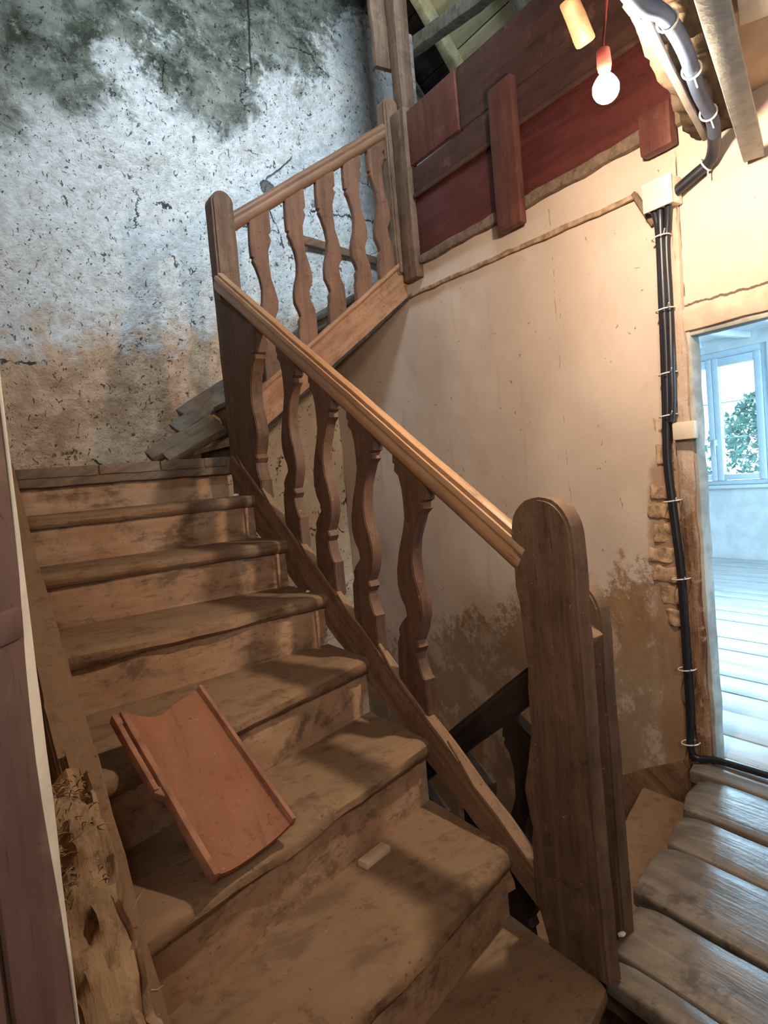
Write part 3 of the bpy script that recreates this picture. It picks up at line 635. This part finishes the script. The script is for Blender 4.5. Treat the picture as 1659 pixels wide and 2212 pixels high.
upb = thing('balustrade', 'balustrade of the upper flight with narrow dark handrail and slim wavy balusters', 'balustrade', (1.6, 2.47, 2.0))
UL = [(1.395, 2.955), (1.388, 2.828), (1.389, 2.767), (1.399, 2.762), (1.394, 2.745), (1.408, 2.717), (1.426, 2.658), (1.433, 2.605), (1.426, 2.543), (1.408, 2.489), (1.398, 2.444), (1.397, 2.391), (1.417, 2.348), (1.424, 2.322), (1.411, 2.300), (1.413, 2.268), (1.404, 2.241), (1.404, 2.12)]
UR = [(1.507, 3.02), (1.507, 2.906), (1.493, 2.890), (1.503, 2.861), (1.481, 2.805), (1.479, 2.734), (1.483, 2.664), (1.500, 2.603), (1.511, 2.551), (1.507, 2.506), (1.484, 2.459), (1.489, 2.406), (1.509, 2.362), (1.512, 2.309), (1.509, 2.21)]
u0_ = obj('baluster', prism([(x-0.004, z) for x, z in UL]+UR[::-1], 1, 2.452, 2.485, 0.003), 'ubal', upb)
for dx in (-0.215, 0.197, 0.382, 0.552): dup(u0_, (dx, 0, dx*0.735))
HU = [(x+0.675, z+0.675*0.735) for x, z in UL]
obj('half_baluster', prism(HU+[(2.16, 2.62), (2.16, 3.30)], 1, 2.452, 2.487, 0.003), 'ubal', upb)
obj('handrail', railm((1.06, 2.468, 2.755), (2.12, 2.468, 3.452), 0.055, 0.082), 'urail', upb)
obj('newel_post', round_post(2.07, 2.17, 2.43, 2.52, 2.60, 3.615), 'newel', upb)

us = thing('staircase', 'upper flight rising rightwards from the landing, with broken grey treads behind its string', 'staircase', (1.1, 3.0, 1.6))
bm = prism([(1.05, 1.655), (2.135, 2.465), (2.135, 2.69), (1.05, 1.862)], 1, 2.445, 2.490, 0.005, 0.1, 0.004, 7, 4)
obj('string_board', bm, 'ustring', us)
bm = beamm((1.06, 2.462, 1.868), (2.14, 2.462, 2.692), 0.055, 0.022, bev=0.006, seg=0.12, amp=0.003)
obj('capping', bm, 'ustring', us)
obj('dark_edge_strip', beamm((1.07, 2.438, 1.672), (2.13, 2.438, 2.464), 0.014, 0.016, bev=0.004, seg=0.1, amp=0.003), 'darkroof', us)  # near-black strip along the lower edge of the string
for k in range(4):
    x = 1.10+0.266*k; z = 1.925+0.197*k
    obj('tread', boxm((x-0.02, 2.49, z-0.032), (min(x+0.262, 2.125), 3.39, z), 0.008, 0.07, 0.008, 9, k), 'grey', us)
    obj('riser', boxm((x, 2.49, z-0.17 if k else z-0.325), (x+0.02, 3.39, z-0.03), 0.003, 0.1, 0.004, 7, k), 'greyx', us)
bm = prism([(1.28, 1.62), (2.62, 2.62), (2.62, 2.90), (2.0, 2.60), (1.28, 2.07)], 1, 3.34, 3.385, 0.006, 0.07, 0.010, 9, 5)
obj('wall_string', bm, 'grey', us)
bm = prism([(1.06, 1.672), (2.13, 2.475), (2.13, 2.50), (1.06, 1.70)], 1, 2.485, 3.40, 0, None)
obj('soffit', bm, 'beige2', us)

# loose boards lying where the winders broke
def board(a, b, wd, ht, mat, label, endcut=False, up=(0, -0.5, 1), seed=0):
    o = obj('loose_board', beamm(a, b, wd, ht, up=up, bev=0.005, seg=0.05, amp=0.006, s=10, seed=seed), mat, None, org=a)
    tag(o, label, 'board', 'loose boards by the end wall')
    if endcut:
        d = (Vector(b)-Vector(a)).normalized()
        obj('cut_end', beamm(Vector(b)-d*0.004, Vector(b)+d*0.014, wd*0.8, ht*0.85, up=up, bev=0.006, seg=0.02, amp=0.004, s=20, seed=seed), 'orange', o)
    return o
board((0.68, 2.96, 1.645), (1.06, 2.92, 1.835), 0.11, 0.045, 'greyx', 'broken brown board with a bright orange cut end on the landing', True, seed=1)
board((0.74, 2.84, 1.625), (1.05, 2.80, 1.785), 0.10, 0.040, 'greyx', 'split dark board lying just under the orange-ended board', seed=2)
board((0.95, 3.22, 1.905), (1.34, 3.22, 2.13), 0.10, 0.045, 'grey', 'short grey board propped against the end wall behind the newel', seed=3)
board((0.87, 3.08, 1.80), (1.30, 3.06, 2.055), 0.14, 0.040, 'grey', 'wide grey board half hidden behind the newel at the landing', seed=4)
board((1.88, 3.42, 3.14), (2.66, 3.39, 3.02), 0.03, 0.055, 'urail', 'long light-brown batten fixed on the end wall beyond the upper balusters', up=(0, 0, 1), seed=5)
o = obj('loose_block', beamm((1.275, 2.62, 1.995), (1.315, 2.58, 1.952), 0.05, 0.05, bev=0.008, seg=0.02, amp=0.006), 'orange', None, org=(1.29, 2.60, 1.93)); tag(o, 'small orange offcut resting on the first grey upper tread', 'offcut')

# ------------------------------------------------------------------ flight going down
ds = thing('staircase', 'dim flight descending below the hall floor along the beige wall', 'staircase', (1.6, 0.9, 0.0))
edges = [((1.10, 0.34), (2.14, 0.76)), ((1.10, 0.63), (2.14, 1.065)), ((1.10, 0.93), (2.14, 1.38)), ((1.10, 1.24), (2.14, 1.60)), ((1.10, 1.55), (2.14, 1.85)), ((1.10, 1.86), (2.14, 2.1)), ((1.10, 2.17), (2.14, 2.4))]
for k in range(6):
    z = 0.0-0.2*k; (a0, a1), (b0, b1) = edges[k], edges[k+1]
    bm = prism([a0, a1, b1, b0], 2, z-0.045, z, 0.006, 0.08, 0.004, 8, k); obj('tread', bm, 'string', ds)
    bm = prism([a0, a1, (a1[0], a1[1]-0.025), (a0[0], a0[1]-0.025)], 2, z-0.02, z+(0.142 if k == 0 else 0.15), 0.002, 0.1, 0.003, 6, k); obj('riser', bm, 'riser', ds)
bm = prism([(0.83, 0.195), (1.15, 0.02), (2.4, -0.80), (2.4, -1.2), (1.1, -0.3), (0.83, -0.1)], 0, 2.118, 2.142, 0.004, 0.07, 0.006, 8, 6)
obj('wall_string', bm, 'string', ds)
bm = prism([(0.50, 0.14), (1.9, -0.85), (1.9, -1.15), (0.50, -0.16)], 0, 1.085, 1.125, 0.004, 0.07, 0.004, 8, 6)
obj('string_board', bm, 'string', ds)
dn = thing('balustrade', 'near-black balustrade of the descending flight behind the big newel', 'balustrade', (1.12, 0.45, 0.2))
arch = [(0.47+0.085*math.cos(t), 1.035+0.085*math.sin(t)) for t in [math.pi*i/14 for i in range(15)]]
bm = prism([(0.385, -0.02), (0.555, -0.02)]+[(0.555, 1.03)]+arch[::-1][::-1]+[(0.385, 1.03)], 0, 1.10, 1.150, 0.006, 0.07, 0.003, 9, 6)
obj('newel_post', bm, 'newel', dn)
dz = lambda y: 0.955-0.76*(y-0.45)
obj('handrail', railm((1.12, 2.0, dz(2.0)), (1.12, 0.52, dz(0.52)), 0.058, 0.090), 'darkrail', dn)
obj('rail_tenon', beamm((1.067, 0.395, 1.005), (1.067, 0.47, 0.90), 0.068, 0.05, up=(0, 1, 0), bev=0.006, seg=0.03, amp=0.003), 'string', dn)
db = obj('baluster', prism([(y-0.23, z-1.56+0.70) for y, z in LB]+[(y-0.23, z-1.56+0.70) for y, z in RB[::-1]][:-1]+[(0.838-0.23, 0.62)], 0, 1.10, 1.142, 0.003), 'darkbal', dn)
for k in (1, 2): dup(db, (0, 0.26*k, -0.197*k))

# ------------------------------------------------------------------ parapet of the upper landing
pp = thing('parapet', 'oxblood board parapet of the upper landing with two battens', 'parapet', (2.14, 1.4, 2.62))
obj('panel_board', boxm((2.135, 0.30, 2.66), (2.160, 2.30, 2.985), 0.004, 0.25, 0.002, 3, 1), 'red', pp)
obj('panel_board', boxm((2.128, 0.30, 2.99), (2.153, 2.30, 3.145), 0.004, 0.25, 0.002, 3, 2), 'redtop', pp)
obj('panel_board', boxm((2.128, 0.30, 3.157), (2.153, 1.87, 3.46), 0.004, 0.25, 0.002, 3, 3), 'redtop', pp)
obj('patch_board', boxm((2.120, 1.88, 3.160), (2.150, 2.30, 3.46), 0.004, 0.2, 0.002, 3, 4), 'batten', pp)
obj('gap_filler', boxm((2.132, 0.30, 3.142), (2.150, 1.86, 3.160), 0.002), 'redtop', pp)
obj('rail_moulding', boxm((2.118, 0.30, 2.978), (2.136, 2.30, 3.004), 0.006, 0.2, 0.002, 4, 4), 'redtop', pp)
obj('sole_plate', boxm((2.118, 0.30, 2.615), (2.155, 2.30, 2.665), 0.006, 0.05, 0.008, 11, 4), 'greyx', pp)
obj('batten', boxm((2.075, 1.46, 2.535), (2.118, 1.615, 3.20), 0.008, 0.09, 0.003, 6, 7), 'batten', pp)
obj('batten_spacer', boxm((2.117, 1.50, 2.70), (2.130, 1.59, 3.10), 0.002), 'darkroof', pp)
obj('batten_stub', boxm((2.085, 0.715, 2.545), (2.132, 0.845, 2.70), 0.008, 0.05, 0.003, 9, 8), 'batten', pp)
obj('end_post', boxm((2.095, 2.30, 2.545), (2.175, 2.425, 3.49), 0.010, 0.09, 0.004, 6, 9), 'newel', pp)
ap = thing('roof_post', 'tall slim red-brown post rising from the upper newel into the roof', 'post', (2.22, 2.42, 3.45))
obj('shaft', boxm((2.165, 2.385, 3.46), (2.262, 2.47, 5.6), 0.010, 0.15, 0.004, 5, 3), 'newel', ap)
obj('side_board', boxm((2.265, 2.41, 3.50), (2.30, 2.47, 4.0), 0.005, 0.1, 0.004, 8, 3), 'grey', ap)
obj('back_board', boxm((2.07, 2.475, 3.80), (2.20, 2.51, 5.6), 0.006, 0.08, 0.010, 9, 3), 'newel', ap)

# ------------------------------------------------------------------ wiring
jb = thing('junction_box', 'square cream junction box on the wall below the beam foot', 'junction box', (2.13, 0.76, 2.33))
obj('box', boxm((2.078, 0.722, 2.335), (2.145, 0.835, 2.435), 0.005), 'cream', jb)
obj('cover', boxm((2.072, 0.718, 2.331), (2.080, 0.839, 2.439), 0.004), 'cream', jb)
sw = thing('blank_plate', 'small cream blank plate on the timber post beside the doorway', 'wall plate', (2.12, 0.75, 1.47))
obj('plate', boxm((2.098, 0.705, 1.468), (2.124, 0.795, 1.535), 0.005), 'cream', sw)
obj('backing', boxm((2.119, 0.711, 1.473), (2.131, 0.789, 1.529), 0.002), 'cream', sw)
cn = thing('conduit', 'conduit with a painted blue-grey daylight sheen, strapped under the plastered beam and down to the cream box', 'conduit', (1.7, 0.4, 2.46))
path = smooth_path([(0.7, 0.085, 2.482), (1.20, 0.255, 2.482), (1.34, 0.262, 2.482), (1.52, 0.318, 2.484), (1.74, 0.413, 2.486), (1.95, 0.49, 2.484), (2.06, 0.545, 2.472)])
obj('sheen_length', tube(path, 0.0205, 14), 'conduit', cn)
path2 = smooth_path([(2.04, 0.535, 2.474), (2.095, 0.568, 2.455), (2.122, 0.60, 2.43), (2.122, 0.65, 2.41), (2.118, 0.70, 2.39), (2.115, 0.735, 2.375)])
obj('black_length', tube(path2, [0.0215]*12+[0.020]*(len(path2)-12), 14), 'black', cn)
obj('flat_strip', beamm((1.32, 0.302, 2.50), (2.09, 0.592, 2.50), 0.022, 0.02, bev=0.004, seg=0.1, amp=0.003), 'strip', cn)
def ring(c, ax, r, w_=0.003):
    ax = Vector(ax).normalized(); u = ax.cross(Vector((0.2, 0.3, 0.9))).normalized(); v = ax.cross(u)
    pts = [Vector(c)+(u*math.cos(t)+v*math.sin(t))*r for t in [2*math.pi*i/16 for i in range(17)]]
    t = (pts[4]-Vector(c)).normalized()
    return join(tube(pts, w_, 6, False), tube([pts[4], pts[4]+t*0.025+ax*0.01], w_*0.8, 5))
for (c, ax) in (((1.37, 0.270, 2.482), (1, 0.3, 0)), ((1.63, 0.365, 2.485), (1, 0.42, 0)), ((1.90, 0.473, 2.484), (1, 0.38, 0)), ((2.122, 0.615, 2.425), (0, 0.9, -0.4))):
    obj('cable_tie', ring(c, ax, 0.025), 'tie', cn)
cbs = thing('cable_bundle', 'black cables running down the wall from the cream box and along the door sill', 'cable', (2.125, 0.8, 0.2))
XC = 2.122
paths = [
    [(2.10, 0.812, 2.34), (XC, 0.812, 2.26), (XC, 0.818, 2.0), (XC, 0.822, 1.85), (XC, 0.832, 1.60), (XC, 0.842, 1.40), (XC, 0.835, 1.25), (XC, 0.815, 0.95), (XC-0.003, 0.812, 0.65), (XC, 0.815, 0.40), (XC, 0.822, 0.24)],
    [(2.10, 0.785, 2.34), (XC-0.012, 0.795, 2.26), (XC-0.014, 0.800, 2.0), (XC-0.012, 0.806, 1.80), (XC-0.014, 0.814, 1.60), (XC-0.014, 0.826, 1.40), (XC-0.012, 0.818, 1.22), (XC-0.013, 0.80, 0.95), (XC-0.014, 0.798, 0.65), (XC-0.012, 0.80, 0.40), (XC-0.01, 0.806, 0.225), (2.135, 0.70, 0.222), (2.15, 0.40, 0.222), (2.155, -0.2, 0.222)],
    [(2.10, 0.752, 2.34), (XC-0.006, 0.768, 2.28), (XC, 0.783, 2.20), (XC, 0.786, 1.95), (XC-0.02, 0.782, 1.75), (XC-0.022, 0.786, 1.62), (XC-0.022, 0.797, 1.54)]]
for pth in paths: obj('cable', tube(smooth_path(pth, 5), 0.0135, 10), 'black', cbs)
for (y, z) in ((0.797, 2.235), (0.800, 1.965), (0.806, 1.725), (0.815, 1.565), (0.822, 1.235), (0.806, 0.93), (0.806, 0.57), (0.812, 0.27)):
    obj('cable_tie', ring((XC-0.008, y, z), (0, 0.1, 1), 0.034, 0.0026), 'tie', cbs)

# bulb on a thin red flex
BP = Vector((1.333, 0.43, 2.40))
lb = thing('light_bulb', 'bare glowing bulb hanging from a thin red flex beside the beam', 'light bulb', BP)
bm = bmesh.new(); bmesh.ops.create_uvsphere(bm, u_segments=24, v_segments=16, radius=0.034)
for v in bm.verts:
    if v.co.z > 0: v.co.z *= 1.35; f = max(0.36, 1-max(0, v.co.z-0.012)*11); v.co.x *= f; v.co.y *= f
bmesh.ops.translate(bm, vec=BP+Vector((0, 0, -0.005)), verts=bm.verts)
obj('bulb', bm, 'bulb', lb)
obj('socket', tube([BP+Vector((0, 0, k)) for k in (0.042, 0.055, 0.095, 0.102)], [0.016, 0.019, 0.017, 0.007], 14), 'cordred', lb)
obj('flex', tube(smooth_path([BP+Vector(k) for k in ((0, 0, 0.10), (0.008, -0.005, 0.16), (0.002, -0.03, 0.24), (-0.01, -0.08, 0.27), (-0.02, -0.12, 0.22))]), 0.0035, 6), 'cordred', lb)
hb = thing('hanging_block', 'small rounded wooden block dangling beside the beam above the bulb', 'block', (1.45, 0.6, 2.66))
obj('block', beamm((1.42, 0.60, 2.765), (1.497, 0.60, 2.655), 0.05, 0.046, up=(0, 1, 0), bev=0.010, seg=0.03, amp=0.005), 'oldblock', hb)
obj('cord', tube(smooth_path([(1.438, 0.60, 2.73), (1.42, 0.56, 2.82), (1.40, 0.45, 2.80), (1.40, 0.38, 2.69)]), 0.004, 6), 'tie', hb)

# ------------------------------------------------------------------ terracotta channel tile on the steps
tl = thing('channel_tile', 'terracotta channel tile with raised rims leaning across two steps', 'roof tile', (0.25, 0.8, 0.62))
FL, FR, BR, BL = Vector((0.155, 0.640, 0.632)), Vector((0.372, 0.735, 0.625)), Vector((0.302, 1.150, 0.872)), Vector((0.078, 1.050, 0.890))
nrm = (FR-FL).cross(BL-FL).normalized()
def tp(u, s, h): return FL.lerp(FR, u).lerp(BL.lerp(BR, u), s)+nrm*h
def hgt(u): return 0.030*(2*abs(u-0.5))**2.6-0.012
bm = bmesh.new(); top = []; bot = []
NU, NS = 16, 14
for j in range(NS+1):
    a = []; b = []
    for i in range(NU+1):
        u = i/NU; s = j/NS
        if j == NS: s -= 0.055*math.exp(-((u-0.42)/0.22)**2)
        h = hgt(u)+0.0015*nz((u*3, s*3, 0), 2, 5)
        a.append(bm.verts.new(tp(u, s, h))); b.append(bm.verts.new(tp(u, s, h-0.013)))
    top.append(a); bot.append(b)
for j in range(NS):
    for i in range(NU):
        bm.faces.new((top[j][i], top[j][i+1], top[j+1][i+1], top[j+1][i])); bm.faces.new((bot[j][i], bot[j+1][i], bot[j+1][i+1], bot[j][i+1]))
for j in range(NS):
    for i in (0, NU): bm.faces.new((top[j][i], top[j+1][i], bot[j+1][i], bot[j][i]))
for i in range(NU):
    for j in (0, NS): bm.faces.new((top[j][i], top[j][i+1], bot[j][i+1], bot[j][i]))
bmesh.ops.recalc_face_normals(bm, faces=bm.faces[:])
obj('trough', bm, 'tile', tl)
def bar(u, s0, s1, h, wd, ht): return beamm(tp(u, s0, h), tp(u, s1, h), wd, ht, up=nrm, bev=0.003, seg=0.05, amp=0.0015, s=20)
obj('rim', bar(1.0, 0.0, 1.0, 0.014, 0.013, 0.026), 'tileedge', tl)
obj('rim', bar(0.0, 0.0, 1.0, 0.006, 0.016, 0.030), 'tileedge', tl)
obj('flange', join(bar(-0.095, 0.50, 1.0, 0.006, 0.014, 0.026), beamm(tp(-0.10, 0.965, 0.004), tp(0.0, 0.965, 0.004), 0.03, 0.02, up=nrm, bev=0.003), beamm(tp(-0.095, 0.51, 0.004), tp(0.0, 0.46, 0.004), 0.022, 0.02, up=nrm, bev=0.003)), 'tileedge', tl)

o = obj('wood_offcut', beamm((0.588, 0.80, 0.409), (0.682, 0.828, 0.409), 0.034, 0.018, bev=0.002, seg=0.03, amp=0.002), 'pale', None, org=(0.63, 0.81, 0.40))
tag(o, 'small pale wooden offcut lying on the second step from the bottom', 'offcut')
for (c, r_, lab) in (((1.10, 0.385, 0.206), 0.010, 'white plaster chip on the floorboards at the foot of the newels'), ((0.86, 2.20, 1.407), 0.014, 'white plaster chip on the top step below the landing'), ((0.905, 1.63, 1.006), 0.008, 'tiny plaster chip on the fifth step against the string')):
    o = obj('plaster_chip', ell(c, (r_*1.4, r_, r_*0.6), 1, r_*0.4, 40, c[0]), 'chip', None, False, org=c); tag(o, lab, 'plaster chip', 'plaster chips')

# ------------------------------------------------------------------ half-open door leaf at the left
dl = thing('door_leaf', 'plum-brown panelled door leaf standing ajar with chipped cream edge', 'door', (-0.2, 0.0, 0.0))
e = Vector((-0.153, 0.15, 0)); dv = Vector((-0.545, -0.838, 0)); nv = Vector((0.838, -0.545, 0))
def dbox(t0, t1, z0, z1, n0, n1, **k):
    bm = boxm((t0, n0, z0), (t1, n1, z1), **k)
    mt = Matrix((dv, nv, Vector((0, 0, 1)))).transposed().to_4x4(); mt.translation = e
    bmesh.ops.transform(bm, matrix=mt, verts=bm.verts); bmesh.ops.recalc_face_normals(bm, faces=bm.faces[:]); return bm
obj('slab', dbox(0.006, 0.75, 0.02, 1.90, -0.035, 0.0, bev=0.004), 'doorpaint', dl)
bm = boxm((0.0, -0.036, 0.02), (0.026, 0.0065, 1.90), 0.002, 0.05, 0.0)
for v in bm.verts:
    if v.co.x > 0.015: v.co.x = 0.004+0.020*math.exp(-((v.co.z-1.17)/0.2)**2)+0.004*max(0, nz((0, 0, v.co.z), 9, 3))
    else: v.co.x += 0.0025*nz((0, 0, v.co.z), 14, 5)
mt = Matrix((dv, nv, Vector((0, 0, 1)))).transposed().to_4x4(); mt.translation = e
bmesh.ops.transform(bm, matrix=mt, verts=bm.verts); bmesh.ops.recalc_face_normals(bm, faces=bm.faces[:])
obj('edge_strip', bm, 'white', dl)
obj('stile', dbox(0.010, 0.11, 0.02, 1.90, 0.0, 0.006, bev=0.002), 'doorpaint', dl)
obj('lock_rail', dbox(0.022, 0.75, 1.295, 1.33, 0.0, 0.010, bev=0.005), 'doorpaint', dl)

# ------------------------------------------------------------------ tree outside the window
tr_ = thing('tree', 'leafy tree outside the far window, pale in the glare', 'tree', (11.5, 5.2, -3.0))
obj('trunk', tube([(11.5, 5.2, -3.0), (11.4, 5.25, -0.5), (11.5, 5.1, 1.0)], [0.18, 0.13, 0.08], 10), 'post', tr_)
bm = bmesh.new()
for k in range(4200):
    a = random.uniform(0, 2*math.pi); t = random.random(); r_ = (0.35+1.25*math.sin(math.pi*min(1, t*0.9+0.1)))*math.sqrt(random.random())
    c = Vector((11.5+r_*math.cos(a)+0.4*nz((k, 0, 0), 0.37), 4.85+r_*math.sin(a), -0.6+2.9*t))
    d = Vector((random.gauss(0, 1), random.gauss(0, 1), random.gauss(0, 1))).normalized(); e2 = d.cross(Vector((0.3, 0.2, 0.9))).normalized(); up = d.cross(e2)*0.02
    L = random.uniform(0.05, 0.10)
    bm.faces.new([bm.verts.new(c-d*L), bm.verts.new(c+e2*L*0.5+up), bm.verts.new(c+d*L), bm.verts.new(c-e2*L*0.5+up)])
cr = obj('crown', bm, 'leaf', tr_); cr['kind'] = 'stuff'
for o in bpy.data.objects:
    if '_w' in o: del o['_w']
